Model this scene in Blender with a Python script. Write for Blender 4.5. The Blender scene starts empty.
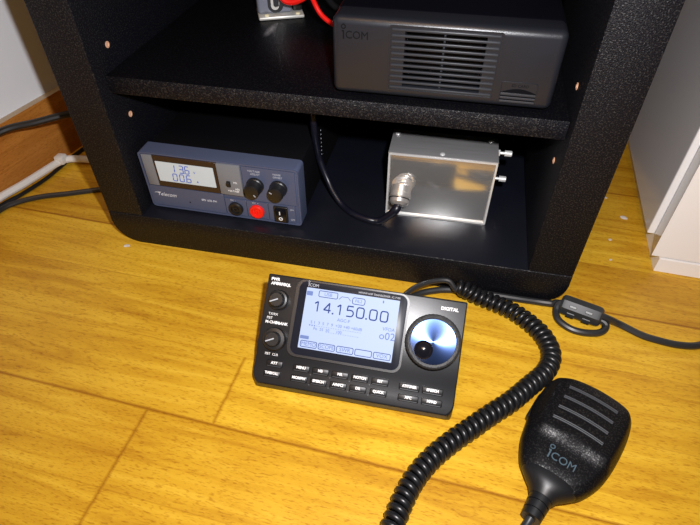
import bpy, bmesh, math, random
from mathutils import Vector, Matrix
random.seed(7)
sc = bpy.context.scene
COL = sc.collection
PI = math.pi

# ------------------------------------------------------------------ materials
def mat(name, color, rough=.5, metal=0., spec=.5, emit=None, estr=0., coat=0., bump=0., bscale=400., speck=0., vary=0., vscale=30.):
    m = bpy.data.materials.new(name); m.use_nodes = True
    nt = m.node_tree; b = nt.nodes['Principled BSDF']
    b.inputs['Base Color'].default_value = (*color, 1)
    b.inputs['Roughness'].default_value = rough
    b.inputs['Metallic'].default_value = metal
    b.inputs['Specular IOR Level'].default_value = spec
    b.inputs['Coat Weight'].default_value = coat
    if emit:
        b.inputs['Emission Color'].default_value = (*emit, 1)
        b.inputs['Emission Strength'].default_value = estr
    tc = nt.nodes.new('ShaderNodeTexCoord')
    if vary or speck:
        n = nt.nodes.new('ShaderNodeTexNoise'); n.inputs['Scale'].default_value = vscale; n.inputs['Detail'].default_value = 4
        nt.links.new(tc.outputs['Object'], n.inputs['Vector'])
        r = nt.nodes.new('ShaderNodeMapRange'); r.inputs['To Min'].default_value = 1 - vary; r.inputs['To Max'].default_value = 1 + vary
        nt.links.new(n.outputs['Fac'], r.inputs['Value'])
        mx = nt.nodes.new('ShaderNodeMix'); mx.data_type = 'RGBA'; mx.blend_type = 'MULTIPLY'; mx.inputs['Factor'].default_value = 1
        mx.inputs[6].default_value = (*color, 1)
        nt.links.new(r.outputs[0], mx.inputs[7])
        last = mx.outputs[2]
        if speck:                                  # fine grains in a textured finish, plus dust
            v = nt.nodes.new('ShaderNodeTexNoise'); v.inputs['Scale'].default_value = 900; v.inputs['Detail'].default_value = 2
            nt.links.new(tc.outputs['Object'], v.inputs['Vector'])
            rr = nt.nodes.new('ShaderNodeMapRange'); rr.inputs['From Min'].default_value = .52; rr.inputs['From Max'].default_value = .70
            nt.links.new(v.outputs['Fac'], rr.inputs['Value'])
            m2 = nt.nodes.new('ShaderNodeMix'); m2.data_type = 'RGBA'
            m2.inputs[7].default_value = (speck, speck, speck * 1.1, 1)
            sp_ = nt.nodes.new('ShaderNodeMapRange'); sp_.inputs['To Min'].default_value = spec * .55; sp_.inputs['To Max'].default_value = min(1, spec * 2.4)
            nt.links.new(rr.outputs[0], sp_.inputs['Value']); nt.links.new(sp_.outputs[0], b.inputs['Specular IOR Level'])
            nt.links.new(rr.outputs[0], m2.inputs[0]); nt.links.new(last, m2.inputs[6]); last = m2.outputs[2]
        nt.links.new(last, b.inputs['Base Color'])
    if bump:
        n = nt.nodes.new('ShaderNodeTexNoise'); n.inputs['Scale'].default_value = bscale; n.inputs['Detail'].default_value = 3
        nt.links.new(tc.outputs['Object'], n.inputs['Vector'])
        bp = nt.nodes.new('ShaderNodeBump'); bp.inputs['Strength'].default_value = bump; bp.inputs['Distance'].default_value = .001
        nt.links.new(n.outputs['Fac'], bp.inputs['Height']); nt.links.new(bp.outputs[0], b.inputs['Normal'])
    return m

M = {}
M['cab'] = mat('black_textured_laminate', (.0026, .0029, .0056), .50, spec=.42, bump=.60, bscale=1250, speck=.010, vary=.3)
M['cab_edge'] = mat('black_edge', (.0030, .0031, .0050), .46, spec=.40, bump=.4, bscale=1250, speck=.008, vary=.2)
M['cab_in'] = mat('black_inner_board', (.0020, .0020, .0040), .5, spec=.25, bump=.3, bscale=900, speck=.006, vary=.3)
M['board_top'] = mat('black_shelf_top', (.0022, .0022, .0036), .48, spec=.22, bump=.15, bscale=1100, speck=.004, vary=.3)
M['base_top'] = mat('black_base_top_sheen', (.0060, .0068, .0115), .31, spec=.60, bump=.10, bscale=1100, vary=.3)  # bluish colour raised to paint in the sheen before the metal box
def dust_smudge(m, c, rx, ry):
    nt = m.node_tree; b = nt.nodes['Principled BSDF']; tc = nt.nodes.new('ShaderNodeTexCoord')
    mp = nt.nodes.new('ShaderNodeMapping'); mp.vector_type = 'TEXTURE'; mp.inputs['Location'].default_value = c; mp.inputs['Scale'].default_value = (rx, ry, .02)
    gr = nt.nodes.new('ShaderNodeTexGradient'); gr.gradient_type = 'SPHERICAL'
    nz = nt.nodes.new('ShaderNodeTexNoise'); nz.inputs['Scale'].default_value = 420; nz.inputs['Detail'].default_value = 4
    mu = nt.nodes.new('ShaderNodeMath'); mu.operation = 'MULTIPLY'; mu.use_clamp = True
    mx = nt.nodes.new('ShaderNodeMix'); mx.data_type = 'RGBA'; mx.inputs[7].default_value = (.5, .52, .58, 1)
    old = b.inputs['Base Color'].links[0].from_socket
    nt.links.new(tc.outputs['Object'], mp.inputs[0]); nt.links.new(mp.outputs[0], gr.inputs[0]); nt.links.new(tc.outputs['Object'], nz.inputs['Vector'])
    nt.links.new(gr.outputs['Fac'], mu.inputs[0]); nt.links.new(nz.outputs['Fac'], mu.inputs[1])
    nt.links.new(mu.outputs[0], mx.inputs[0]); nt.links.new(old, mx.inputs[6]); nt.links.new(mx.outputs[2], b.inputs['Base Color'])
dust_smudge(M['board_top'], (.1005, .1320, .1703), .0046, .0190)
M['pin'] = mat('raw_chipboard', (.75, .42, .26), .8)
M['case'] = mat('dark_grey_paint', (.0120, .0135, .0185), .33, spec=.62, bump=.12, bscale=1800, vary=.12)
M['case_top'] = mat('black_paint', (.0020, .0020, .0042), .45, spec=.22, bump=.1, bscale=1500)
M['slat'] = mat('dark_grey_slat', (.026, .029, .036), .36)
M['void'] = mat('void_black', (.002, .002, .003), .8, spec=.1)
M['emb'] = mat('embossed_grey', (.0022, .0022, .0034), .6, spec=.2)
M['psu'] = mat('blue_grey_plastic', (.074, .092, .160), .42, bump=.05, bscale=1500, vary=.05)
M['psu_case'] = mat('black_steel', (.002, .002, .003), .6, spec=.2)
M['grey_pan'] = mat('mid_grey_plastic', (.17, .18, .20), .45, bump=.05, bscale=1500)
M['brown_blk'] = mat('brownish_black_bezel', (.030, .017, .013), .22)
M['lcd_psu'] = mat('pale_lcd', (.46, .53, .58), .3, emit=(.72, .80, .84), estr=.14, vary=.05)
M['seg'] = mat('blue_segment', (.06, .12, .50), .4, emit=(.08, .18, .7), estr=.10)
M['blk'] = mat('black_plastic', (.009, .009, .010), .38)
M['blk_gloss'] = mat('glossy_black_plastic', (.006, .006, .009), .15)
M['red'] = mat('red_plastic', (.80, .014, .008), .35, emit=(.8, .01, .0), estr=.06)  # faint glow painted in to lift the red, not a light source
M['red_cable'] = mat('red_cable_jacket', (.80, .012, .008), .35, emit=(.8, .01, .0), estr=.06)  # jacket given a slight painted glow, it emits no real light
M['white_ink'] = mat('white_lettering', (.85, .85, .85), .5)
M['grey_ink'] = mat('grey_lettering', (.42, .44, .48), .5)
M['pale_ink'] = mat('pale_lettering', (.62, .64, .70), .5)
M['blue_ink'] = mat('blue_grey_lettering', (.050, .085, .110), .5)
M['chrome'] = mat('bright_nickel', (.84, .80, .76), .28, .78)
M['steel'] = mat('steel_screw', (.85, .85, .83), .30, .45)
M['zinc'] = mat('zinc_bracket', (.22, .24, .30), .45, .3)
M['zinc_lip'] = mat('pale_zinc_lip', (.62, .62, .58), .4, .3)
M['yellow_scr'] = mat('pale_brass_screw', (.85, .80, .55), .4)
M['head'] = mat('charcoal_head', (.0125, .0130, .0150), .35, spec=.6, bump=.04, bscale=2000, vary=.06)
M['bezel'] = mat('blue_black_bezel', (.009, .011, .020), .38, spec=.4)
M['btn'] = mat('rubber_key', (.006, .006, .007), .42)
M['ring'] = mat('dial_rubber', (.010, .010, .011), .5, bump=.3, bscale=900)
M['lcd'] = mat('backlit_lcd', (.27, .34, .50), .55, spec=.25, emit=(.56, .67, 1.0), estr=.26)
M['lcd_ink'] = mat('lcd_ink', (.03, .055, .19), .7, spec=.1, emit=(.05, .09, .32), estr=.08)
M['lcd_faint'] = mat('lcd_faint_ink', (.12, .17, .36), .7, spec=.1, emit=(.20, .28, .60), estr=.12)
M['mic'] = mat('mic_black_plastic', (.0035, .0035, .0045), .42, spec=.35, bump=.10, bscale=1600, speck=.003, vary=.1)
M['mic_grey'] = mat('mic_slot_grey', (.034, .038, .045), .40)
M['boot'] = mat('black_rubber', (.0065, .007, .0085), .42)
M['coil'] = mat('coil_rubber', (.0085, .009, .0105), .33)
M['cable'] = mat('dark_grey_cable', (.020, .021, .023), .4)
M['cable_b'] = mat('blue_black_cable', (.0055, .006, .013), .35)
M['ferrite'] = mat('grey_ferrite_plastic', (.026, .029, .031), .42, vary=.05)
M['ferrite_hi'] = mat('grey_latch', (.09, .10, .10), .4)
M['white_cable'] = mat('white_cable_jacket', (.78, .76, .72), .45)
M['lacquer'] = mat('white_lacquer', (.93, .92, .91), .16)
M['lacquer_shaded'] = mat('white_lacquer_shaded', (.66, .66, .68), .14)  # same white lacquer, with the shade of its side faces painted in
M['wall'] = mat('white_wall_paint', (.90, .93, .98), .7, bump=.05, bscale=120)
M['crumb'] = mat('grey_lint', (.62, .58, .52), .9)

def brushed(name, color, rough, scale, radial=False, strength=.25, metal=1.):
    m = mat(name, color, rough, metal)
    nt = m.node_tree; b = nt.nodes['Principled BSDF']
    tc = nt.nodes.new('ShaderNodeTexCoord')
    if radial:
        t = nt.nodes.new('ShaderNodeTangent'); t.direction_type = 'RADIAL'; t.axis = 'Z'
        b.inputs['Anisotropic'].default_value = .96
        nt.links.new(t.outputs[0], b.inputs['Tangent'])
    else:
        mp = nt.nodes.new('ShaderNodeMapping'); mp.inputs['Scale'].default_value = scale
        n = nt.nodes.new('ShaderNodeTexNoise'); n.inputs['Scale'].default_value = 1; n.inputs['Detail'].default_value = 5
        nt.links.new(tc.outputs['Object'], mp.inputs[0]); nt.links.new(mp.outputs[0], n.inputs['Vector'])
        bp = nt.nodes.new('ShaderNodeBump'); bp.inputs['Strength'].default_value = strength; bp.inputs['Distance'].default_value = .0006
        nt.links.new(n.outputs['Fac'], bp.inputs['Height']); nt.links.new(bp.outputs[0], b.inputs['Normal'])
        mr = nt.nodes.new('ShaderNodeMapRange'); mr.inputs['To Min'].default_value = rough * .7; mr.inputs['To Max'].default_value = rough * 1.5
        nt.links.new(n.outputs['Fac'], mr.inputs['Value']); nt.links.new(mr.outputs[0], b.inputs['Roughness'])
    return m
M['alu'] = brushed('brushed_aluminium', (.80, .79, .77), .13, (25, 900, 900), strength=.05, metal=.87)
M['alu_top'] = brushed('brushed_aluminium_lid', (.62, .61, .61), .42, (25, 900, 900), strength=.12, metal=.78)
M['dial'] = brushed('spun_blue_metal', (.062, .105, .26), .27, (1, 1, 1), radial=True)

def wood(name, planks):
    m = bpy.data.materials.new(name); m.use_nodes = True
    nt = m.node_tree; N = nt.nodes; L = nt.links; b = N['Principled BSDF']
    tc = N.new('ShaderNodeTexCoord')
    def math_(op, a, b_=None, c=None):
        n = N.new('ShaderNodeMath'); n.operation = op
        for i, v in enumerate((a, b_, c)):
            if v is None: continue
            if isinstance(v, (int, float)): n.inputs[i].default_value = v
            else: L.new(v, n.inputs[i])
        return n.outputs[0]
    sep = N.new('ShaderNodeSeparateXYZ'); L.new(tc.outputs['Object'], sep.inputs[0])
    X, Y = (sep.outputs[0], sep.outputs[1]) if planks else (sep.outputs[1], sep.outputs[2])
    if planks:
        H, LEN = .062, 1.3
        ry = math_('DIVIDE', math_('ADD', Y, .169), H)
        row = math_('MAXIMUM', math_('FLOOR', ry), -1.0); fy = math_('FRACT', ry)
        kb = math_('FLOOR', math_('ADD', ry, .5)); third = math_('LESS_THAN', math_('MODULO', math_('ABSOLUTE', kb), 3.0), .5)
        off = math_('ADD', math_('MULTIPLY_ADD', row, .053 / LEN, .145 / LEN), math_('MULTIPLY', math_('GREATER_THAN', row, .5), .5))
        rx = math_('SUBTRACT', math_('DIVIDE', X, LEN), off)
        colm = math_('FLOOR', rx); fx = math_('FRACT', rx)
        cmb = N.new('ShaderNodeCombineXYZ'); L.new(row, cmb.inputs[0]); L.new(colm, cmb.inputs[1])
        wn = N.new('ShaderNodeTexWhiteNoise'); wn.noise_dimensions = '2D'; L.new(cmb.outputs[0], wn.inputs['Vector'])
        rnd = wn.outputs['Value']
        ey = math_('MULTIPLY', math_('MINIMUM', fy, math_('SUBTRACT', 1, fy)), H)
        ex = math_('MULTIPLY', math_('MINIMUM', fx, math_('SUBTRACT', 1, fx)), LEN)
        e = math_('MINIMUM', math_('MULTIPLY_ADD', ex, .62, .00055), math_('ADD', ey, math_('MULTIPLY', math_('SUBTRACT', 1, third), .0012)))
        gap = N.new('ShaderNodeMapRange'); gap.inputs['From Min'].default_value = .0001; gap.inputs['From Max'].default_value = .0019
        gap.inputs['To Min'].default_value = .52; L.new(e, gap.inputs['Value'])
    # grain vector shifted per board
    cv = N.new('ShaderNodeCombineXYZ')
    L.new(math_('MULTIPLY', X, 5.0), cv.inputs[0]); L.new(math_('MULTIPLY', Y, 55.0), cv.inputs[1])
    if planks: L.new(math_('MULTIPLY', rnd, 37.0), cv.inputs[2])
    gn = N.new('ShaderNodeTexNoise'); gn.inputs['Scale'].default_value = 1.6; gn.inputs['Detail'].default_value = 6; gn.inputs['Roughness'].default_value = .62; gn.inputs['Distortion'].default_value = .9
    L.new(cv.outputs[0], gn.inputs['Vector'])
    cr = N.new('ShaderNodeValToRGB')
    if planks:
        cr.color_ramp.elements[0].position = .30; cr.color_ramp.elements[0].color = (.46, .215, .009, 1)
        cr.color_ramp.elements[1].position = .74; cr.color_ramp.elements[1].color = (.73, .445, .036, 1)
        k = cr.color_ramp.elements.new(.5); k.color = (.61, .335, .018, 1)
    else:
        cr.color_ramp.elements[0].position = .3; cr.color_ramp.elements[0].color = (.36, .125, .018, 1)
        cr.color_ramp.elements[1].position = .7; cr.color_ramp.elements[1].color = (.62, .26, .05, 1)
    L.new(gn.outputs['Fac'], cr.inputs[0])
    # short dark pores along the grain
    pv = N.new('ShaderNodeCombineXYZ')
    L.new(math_('MULTIPLY', X, 230.0), pv.inputs[0]); L.new(math_('MULTIPLY', Y, 1000.0), pv.inputs[1])
    if planks: L.new(math_('MULTIPLY', rnd, 91.0), pv.inputs[2])
    pn = N.new('ShaderNodeTexNoise'); pn.inputs['Scale'].default_value = 1; pn.inputs['Detail'].default_value = 2
    L.new(pv.outputs[0], pn.inputs['Vector'])
    pr = N.new('ShaderNodeMapRange'); pr.inputs['From Min'].default_value = .53; pr.inputs['From Max'].default_value = .72
    pr.inputs['To Min'].default_value = 1; pr.inputs['To Max'].default_value = .70; L.new(pn.outputs['Fac'], pr.inputs['Value'])
    # broad tone drift
    bn = N.new('ShaderNodeTexNoise'); bn.inputs['Scale'].default_value = 9; bn.inputs['Detail'].default_value = 2
    L.new(tc.outputs['Object'], bn.inputs['Vector'])
    br = N.new('ShaderNodeMapRange'); br.inputs['To Min'].default_value = .82; br.inputs['To Max'].default_value = 1.18; L.new(bn.outputs['Fac'], br.inputs['Value'])
    f = math_('MULTIPLY', pr.outputs[0], br.outputs[0])
    if planks:
        f = math_('MULTIPLY', f, gap.outputs[0])
        f = math_('MULTIPLY', f, math_('MULTIPLY_ADD', rnd, .24, .87))
    mx = N.new('ShaderNodeMix'); mx.data_type = 'RGBA'; mx.blend_type = 'MULTIPLY'; mx.inputs[0].default_value = 1
    tint = N.new('ShaderNodeCombineColor'); L.new(f, tint.inputs[0]); L.new(math_('POWER', f, 1.45), tint.inputs[1]); L.new(math_('POWER', f, 2.2), tint.inputs[2])
    L.new(cr.outputs[0], mx.inputs[6]); L.new(tint.outputs[0], mx.inputs[7]); L.new(mx.outputs[2], b.inputs['Base Color'])
    b.inputs['Roughness'].default_value = .40; b.inputs['Specular IOR Level'].default_value = .35
    bp = N.new('ShaderNodeBump'); bp.inputs['Strength'].default_value = .15; bp.inputs['Distance'].default_value = .0006
    L.new(f, bp.inputs['Height']); L.new(bp.outputs[0], b.inputs['Normal'])
    return m
M['floor'] = wood('golden_beech_parquet', True)
M['skirt'] = wood('orange_brown_skirting', False)
M['skirt_top'] = mat('pale_wood_edge', (.42, .33, .22), .5, vary=.1)

# ------------------------------------------------------------------ geometry helpers
def link(name, bm, m, parent=None, angle=35, loc=None, mats=None):
    me = bpy.data.meshes.new(name)
    bmesh.ops.recalc_face_normals(bm, faces=bm.faces)
    bm.to_mesh(me); bm.free()
    for p in me.polygons: p.use_smooth = True
    me.set_sharp_from_angle(angle=math.radians(angle))
    me.materials.append(m)
    for x in (mats or []): me.materials.append(x)
    o = bpy.data.objects.new(name, me); COL.objects.link(o)
    if parent: o.parent = parent
    if loc: o.location = loc
    return o
def tag(o, label=None, cat=None, group=None, kind=None):
    if label: o['label'] = label
    if cat: o['category'] = cat
    if group: o['group'] = group
    if kind: o['kind'] = kind
    return o
def thing(name, loc, rotz, label, cat, group=None):
    o = bpy.data.objects.new(name, None); COL.objects.link(o)
    o.location = loc; o.rotation_euler = (0, 0, rotz); o.empty_display_size = .02
    return tag(o, label, cat, group)
def box_into(bm, x0, x1, y0, y1, z0, z1, r=0., seg=3, M4=None):
    t = bmesh.new()
    bmesh.ops.create_cube(t, size=1)
    for v in t.verts:
        v.co = Vector(((x0 + x1) / 2 + v.co.x * (x1 - x0), (y0 + y1) / 2 + v.co.y * (y1 - y0), (z0 + z1) / 2 + v.co.z * (z1 - z0)))
    if r: bmesh.ops.bevel(t, geom=t.edges[:], offset=r, segments=seg, affect='EDGES', profile=.5)
    merge(bm, t, M4)
    return bm
def merge(bm, t, M4=None):
    if M4 is not None: bmesh.ops.transform(t, matrix=M4, verts=t.verts)
    vs = {}
    for v in t.verts: vs[v] = bm.verts.new(v.co)
    for f in t.faces:
        try:
            nf = bm.faces.new([vs[v] for v in f.verts]); nf.material_index = f.material_index
        except ValueError: pass
    t.free()
def rbox(x0, x1, y0, y1, z0, z1, r=0., seg=3, M4=None):
    return box_into(bmesh.new(), x0, x1, y0, y1, z0, z1, r, seg, M4)
def rrect(x0, x1, y0, y1, r, n=6):
    pts = []
    for cx, cy, a in ((x1 - r, y1 - r, 0), (x0 + r, y1 - r, 90), (x0 + r, y0 + r, 180), (x1 - r, y0 + r, 270)):
        for k in range(n + 1):
            t = math.radians(a + 90 * k / n); pts.append((cx + r * math.cos(t), cy + r * math.sin(t)))
    return pts
def prism_into(bm, pts, z0, z1, bev=0., seg=2, M4=None):
    t = bmesh.new()
    a = [t.verts.new((x, y, z0)) for x, y in pts]; b = [t.verts.new((x, y, z1)) for x, y in pts]
    n = len(pts)
    t.faces.new(a[::-1]); top = t.faces.new(b)
    for i in range(n): t.faces.new((a[i], a[(i + 1) % n], b[(i + 1) % n], b[i]))
    if bev: bmesh.ops.bevel(t, geom=list(top.edges), offset=bev, segments=seg, affect='EDGES', profile=.5)
    merge(bm, t, M4); return bm
def prism(pts, z0, z1, bev=0., seg=2, M4=None): return prism_into(bmesh.new(), pts, z0, z1, bev, seg, M4)
def frame_into(bm, outer, inner, z0, z1, M4=None, slope=0.):
    t = bmesh.new(); n = len(outer)
    A = [t.verts.new((x, y, z0)) for x, y in outer]; B = [t.verts.new((x, y, z1)) for x, y in outer]
    Cc = [t.verts.new((x, y, z1 - slope)) for x, y in inner]; D = [t.verts.new((x, y, z0)) for x, y in inner]
    for i in range(n):
        j = (i + 1) % n
        t.faces.new((A[i], A[j], B[j], B[i])); t.faces.new((B[i], B[j], Cc[j], Cc[i])); t.faces.new((Cc[i], Cc[j], D[j], D[i])); t.faces.new((D[i], D[j], A[j], A[i]))
    merge(bm, t, M4); return bm
def lathe_into(bm, prof, n=40, M4=None, flute=0, fd=0.):
    """prof: (r, z) from bottom to top, revolved about z"""
    t = bmesh.new(); rings = []
    for r, z in prof:
        if r < 1e-7: rings.append([t.verts.new((0, 0, z))]); continue
        rings.append([t.verts.new(((r - (fd if flute and k % 2 else 0)) * math.cos(2 * PI * k / n), (r - (fd if flute and k % 2 else 0)) * math.sin(2 * PI * k / n), z)) for k in range(n)])
    for a, b in zip(rings, rings[1:]):
        for k in range(n):
            j = (k + 1) % n
            if len(a) == 1 and len(b) == 1: continue
            if len(a) == 1: t.faces.new((a[0], b[j], b[k]))
            elif len(b) == 1: t.faces.new((a[k], a[j], b[0]))
            else: t.faces.new((a[k], a[j], b[j], b[k]))
    for rg, rev in ((rings[0], True), (rings[-1], False)):
        if len(rg) > 1: t.faces.new(rg[::-1] if rev else rg)
    merge(bm, t, M4); return bm
def lathe(prof, n=40, M4=None, **k): return lathe_into(bmesh.new(), prof, n, M4, **k)
def spline(pts, per=10):
    P = [Vector(p) for p in pts]; P = [P[0] * 2 - P[1]] + P + [P[-1] * 2 - P[-2]]; out = []
    for i in range(1, len(P) - 2):
        for k in range(per):
            t = k / per; a, b, c, d = P[i - 1], P[i], P[i + 1], P[i + 2]
            out.append(.5 * ((2 * b) + (-a + c) * t + (2 * a - 5 * b + 4 * c - d) * t * t + (-a + 3 * b - 3 * c + d) * t ** 3))
    out.append(P[-2]); return out
def tube_into(bm, path, r, n=10, squash=None):
    t = bmesh.new(); rings = []; up = Vector((0, 0, 1))
    for i, p in enumerate(path):
        d = (path[min(i + 1, len(path) - 1)] - path[max(i - 1, 0)]).normalized()
        if i == 0:
            s = d.cross(up)
            if s.length < 1e-3: s = d.cross(Vector((1, 0, 0)))
            s.normalize()
        else: s = (s - d * s.dot(d)).normalized()
        u = s.cross(d); rr = r[i] if isinstance(r, (list, tuple)) else r
        rings.append([t.verts.new(p + (s * math.cos(2 * PI * k / n) + u * math.sin(2 * PI * k / n)) * rr) for k in range(n)])
    for a, b in zip(rings, rings[1:]):
        for k in range(n): t.faces.new((a[k], a[(k + 1) % n], b[(k + 1) % n], b[k]))
    t.faces.new(rings[0][::-1]); t.faces.new(rings[-1])
    merge(bm, t); return bm
def tube(path, r, n=10): return tube_into(bmesh.new(), path, r, n)
def T(x, y, z): return Matrix.Translation((x, y, z))
def frame_matrix(o, ex, ey):
    ex = Vector(ex).normalized(); ey = Vector(ey).normalized(); n = ex.cross(ey)
    return Matrix(((ex.x, ey.x, n.x, o[0]), (ex.y, ey.y, n.y, o[1]), (ex.z, ey.z, n.z, o[2]), (0, 0, 0, 1)))
def text_bm(s, size, M4, align='CENTER', depth=.00012, sx=1., bold=0., spacing=1., shear=0.):
    cu = bpy.data.curves.new('lettering', 'FONT'); cu.body = s; cu.size = size; cu.align_x = align; cu.align_y = 'CENTER'
    cu.extrude = depth; cu.offset = bold; cu.space_character = spacing; cu.shear = shear; cu.resolution_u = 3
    o = bpy.data.objects.new('lettering', cu); COL.objects.link(o)
    dg = bpy.context.evaluated_depsgraph_get()
    me = bpy.data.meshes.new_from_object(o.evaluated_get(dg))
    bm = bmesh.new(); bm.from_mesh(me)
    bpy.data.objects.remove(o); bpy.data.curves.remove(cu); bpy.data.meshes.remove(me)
    bmesh.ops.transform(bm, matrix=M4 @ Matrix.Diagonal((sx, 1, 1, 1)), verts=bm.verts)
    return bm
def lettering(items, M4, m, parent, name='lettering'):
    """items: (text, size, u, v, h, kwargs) all in the plane M4, metres"""
    for it in items:
        s, size, u, v, h = it[:5]; kw = it[5] if len(it) > 5 else {}
        o = link(name, text_bm(s, size, M4 @ T(u, v, h), **kw), m, parent, 30)
    return o
def logo_bm(w, M4, d=.00015):
    """small i with a ring for its dot, then C O M; (0,0) is the lower left, w the width"""
    bm = bmesh.new(); h = w * .27
    box_into(bm, w * .05, w * .10, 0, h * 1.0, -d, d, M4=M4)
    box_into(bm, w * .015, w * .10, h * .95, h * 1.12, -d, d, M4=M4)
    k = 20; c = (w * .075, h * 1.62)
    frame_into(bm, [(c[0] + h * .34 * math.cos(2 * PI * i / k), c[1] + h * .34 * math.sin(2 * PI * i / k)) for i in range(k)],
               [(c[0] + h * .20 * math.cos(2 * PI * i / k), c[1] + h * .20 * math.sin(2 * PI * i / k)) for i in range(k)], -d, d, M4)
    merge(bm, text_bm('COM', h * 1.46, M4 @ T(w * .57, h * .52, 0), depth=d, sx=w * .84 / (h * 1.46 * 2.25), bold=0))
    return bm
SEG = {'0': 'abcdef', '1': 'bc', '3': 'abcdg', '6': 'acdefg'}
def seg_digit(bm, ch, u, v, w, h, t, M4, d, slant=.10):
    S = {'a': ((0, 1), (1, 1)), 'b': ((1, 1), (1, .5)), 'c': ((1, .5), (1, 0)), 'd': ((0, 0), (1, 0)), 'e': ((0, .5), (0, 0)), 'f': ((0, 1), (0, .5)), 'g': ((0, .5), (1, .5))}
    for k in SEG[ch]:
        (a, b), (c, e) = S[k]
        p = Vector((a * w, b * h, 0)); q = Vector((c * w, e * h, 0)); dd = (q - p).normalized(); g = t * .55
        p += dd * g; q -= dd * g; nrm = Vector((-dd.y, dd.x, 0)) * t / 2
        pts = [p + nrm, p - dd * t / 2, p - nrm, q - nrm, q + dd * t / 2, q + nrm]
        prism_into(bm, [(x.x + slant * x.y + u, x.y + v) for x in pts], 0, d, M4=M4)

# ================================================================== SETTING
ROOM = math.radians(-2.4)
f = link('floor', rbox(-2.0, 2.2, -1.6, 1.2, -.03, 0), M['floor']); f.rotation_euler.z = ROOM; tag(f, kind='structure')
WA = math.radians(-10)
wdir = Vector((-math.sin(WA), math.cos(WA), 0)); wnor = Vector((wdir.y, -wdir.x, 0))
wl = link('wall_left', rbox(-.10, -.009, -1.2, .56, 0, 1.2), M['wall'], loc=(-.190, .0575, 0)); wl.rotation_euler.z = WA; tag(wl, kind='structure')
bl = rbox(-.009, 0, -1.2, .56, 0, .0745)
bb = link('baseboard_left', bl, M['skirt'], loc=(-.190, .0575, 0)); bb.rotation_euler.z = WA; tag(bb, kind='structure')
bb.data.materials.append(M['skirt_top'])
for p in bb.data.polygons:
    if p.normal.z > .9: p.material_index = 1
wb = link('wall_back', rbox(-.30, 1.6, 0, .08, 0, 1.2), M['wall'], loc=(0, .56, 0)); wb.rotation_euler.z = ROOM; tag(wb, kind='structure')

# ================================================================== BLACK CABINET
W, ZB, ZS, TS, DEP, HT = .36, .0353, .1703, .0150, .33, .50
TL, TR = .0365, .0372
cab = thing('open_cabinet', (0, 0, 0), 0, 'black open-fronted cabinet with speckled finish and one shelf, standing on the wooden floor', 'cabinet')
R = .024
bp = [(W + TR, ZB), (-TL, ZB)]
for k in range(9):
    t = math.radians(180 + 90 * k / 8); bp.append((-TL + R + R * math.cos(t), R + R * math.sin(t)))
for k in range(9):
    t = math.radians(270 + 90 * k / 8); bp.append((W + TR - R + R * math.cos(t), R + R * math.sin(t)))
YZ = Matrix(((1, 0, 0, 0), (0, 0, -1, 0), (0, 1, 0, 0), (0, 0, 0, 1)))    # prism z -> world -y
bot_ = link('bottom_panel', prism(bp, -DEP, 0, .0007, 2, YZ), M['cab_edge'], cab)
bot_.data.materials.append(M['base_top'])
for p in bot_.data.polygons:
    if p.normal.z > .9: p.material_index = 1
def stile(x0, x1):
    bm = rbox(x0, x1, 0, DEP, ZB + .0004, HT - .03, .0012, 2)
    return link('side_panel', bm, M['cab'], cab)
stile(-TL, 0); stile(W, W + TR)
link('top_panel', rbox(-TL, W + TR, 0, DEP, HT - .03, HT, .001, 2), M['cab'], cab)
def dark_top(o):
    o.data.materials.append(M['board_top'])
    for p in o.data.polygons:
        if p.normal.z > .9: p.material_index = 1
dark_top(link('shelf', rbox(.0006, W - .0006, .0118, DEP - .012, ZS - TS, ZS, .0009, 2), M['cab'], cab))
link('back_panel', rbox(0, W, DEP - .012, DEP - .002, ZB, HT - .03), M['cab_in'], cab)
for x, s in ((0, 1), (W, -1)):
    for y, z in ((.028, .1889), (.0295, .1275)):
        o = link('pin_hole', lathe([(.0026, 0), (.0026, .0004), (.0016, .0005), (.0013, .0001), (0, .0001)], 16), M['pin'], cab, loc=(x, y, z))
        o.rotation_euler = (0, s * PI / 2, 0)

# ================================================================== RADIO BODY ON THE SHELF
rad = thing('radio_transceiver', (.2659, .0163, ZS), math.radians(.5), 'large dark grey radio unit with a slatted front grille on the cabinet shelf', 'radio')
X0, X1, Z0, Z1, D = -.0780, .0788, .0032, .0582, .215
case = rbox(X0, X1, .0165, D, Z0, Z1 + .0005, .005, 3)
link('case', case, M['case_top'], rad)
front = rbox(X0, X1, 0, .030, Z0, Z1, .0052, 4)
fo = link('front_panel', front, M['case'], rad)
cut = link('cutter', rbox(-.0268, .0278, -.01, .0225, .0120, .0520), M['case'])
def boolean_cut(o, c):
    md = o.modifiers.new('b', 'BOOLEAN'); md.operation = 'DIFFERENCE'; md.object = c; md.solver = 'EXACT'
    dg = bpy.context.evaluated_depsgraph_get(); me = bpy.data.meshes.new_from_object(o.evaluated_get(dg))
    o.modifiers.clear(); old = o.data; o.data = me; bpy.data.meshes.remove(old)
    for p in me.polygons: p.use_smooth = True
    me.set_sharp_from_angle(angle=math.radians(35))
cut.parent = rad
bpy.context.view_layer.update()
boolean_cut(fo, cut); bpy.data.objects.remove(cut)
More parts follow.
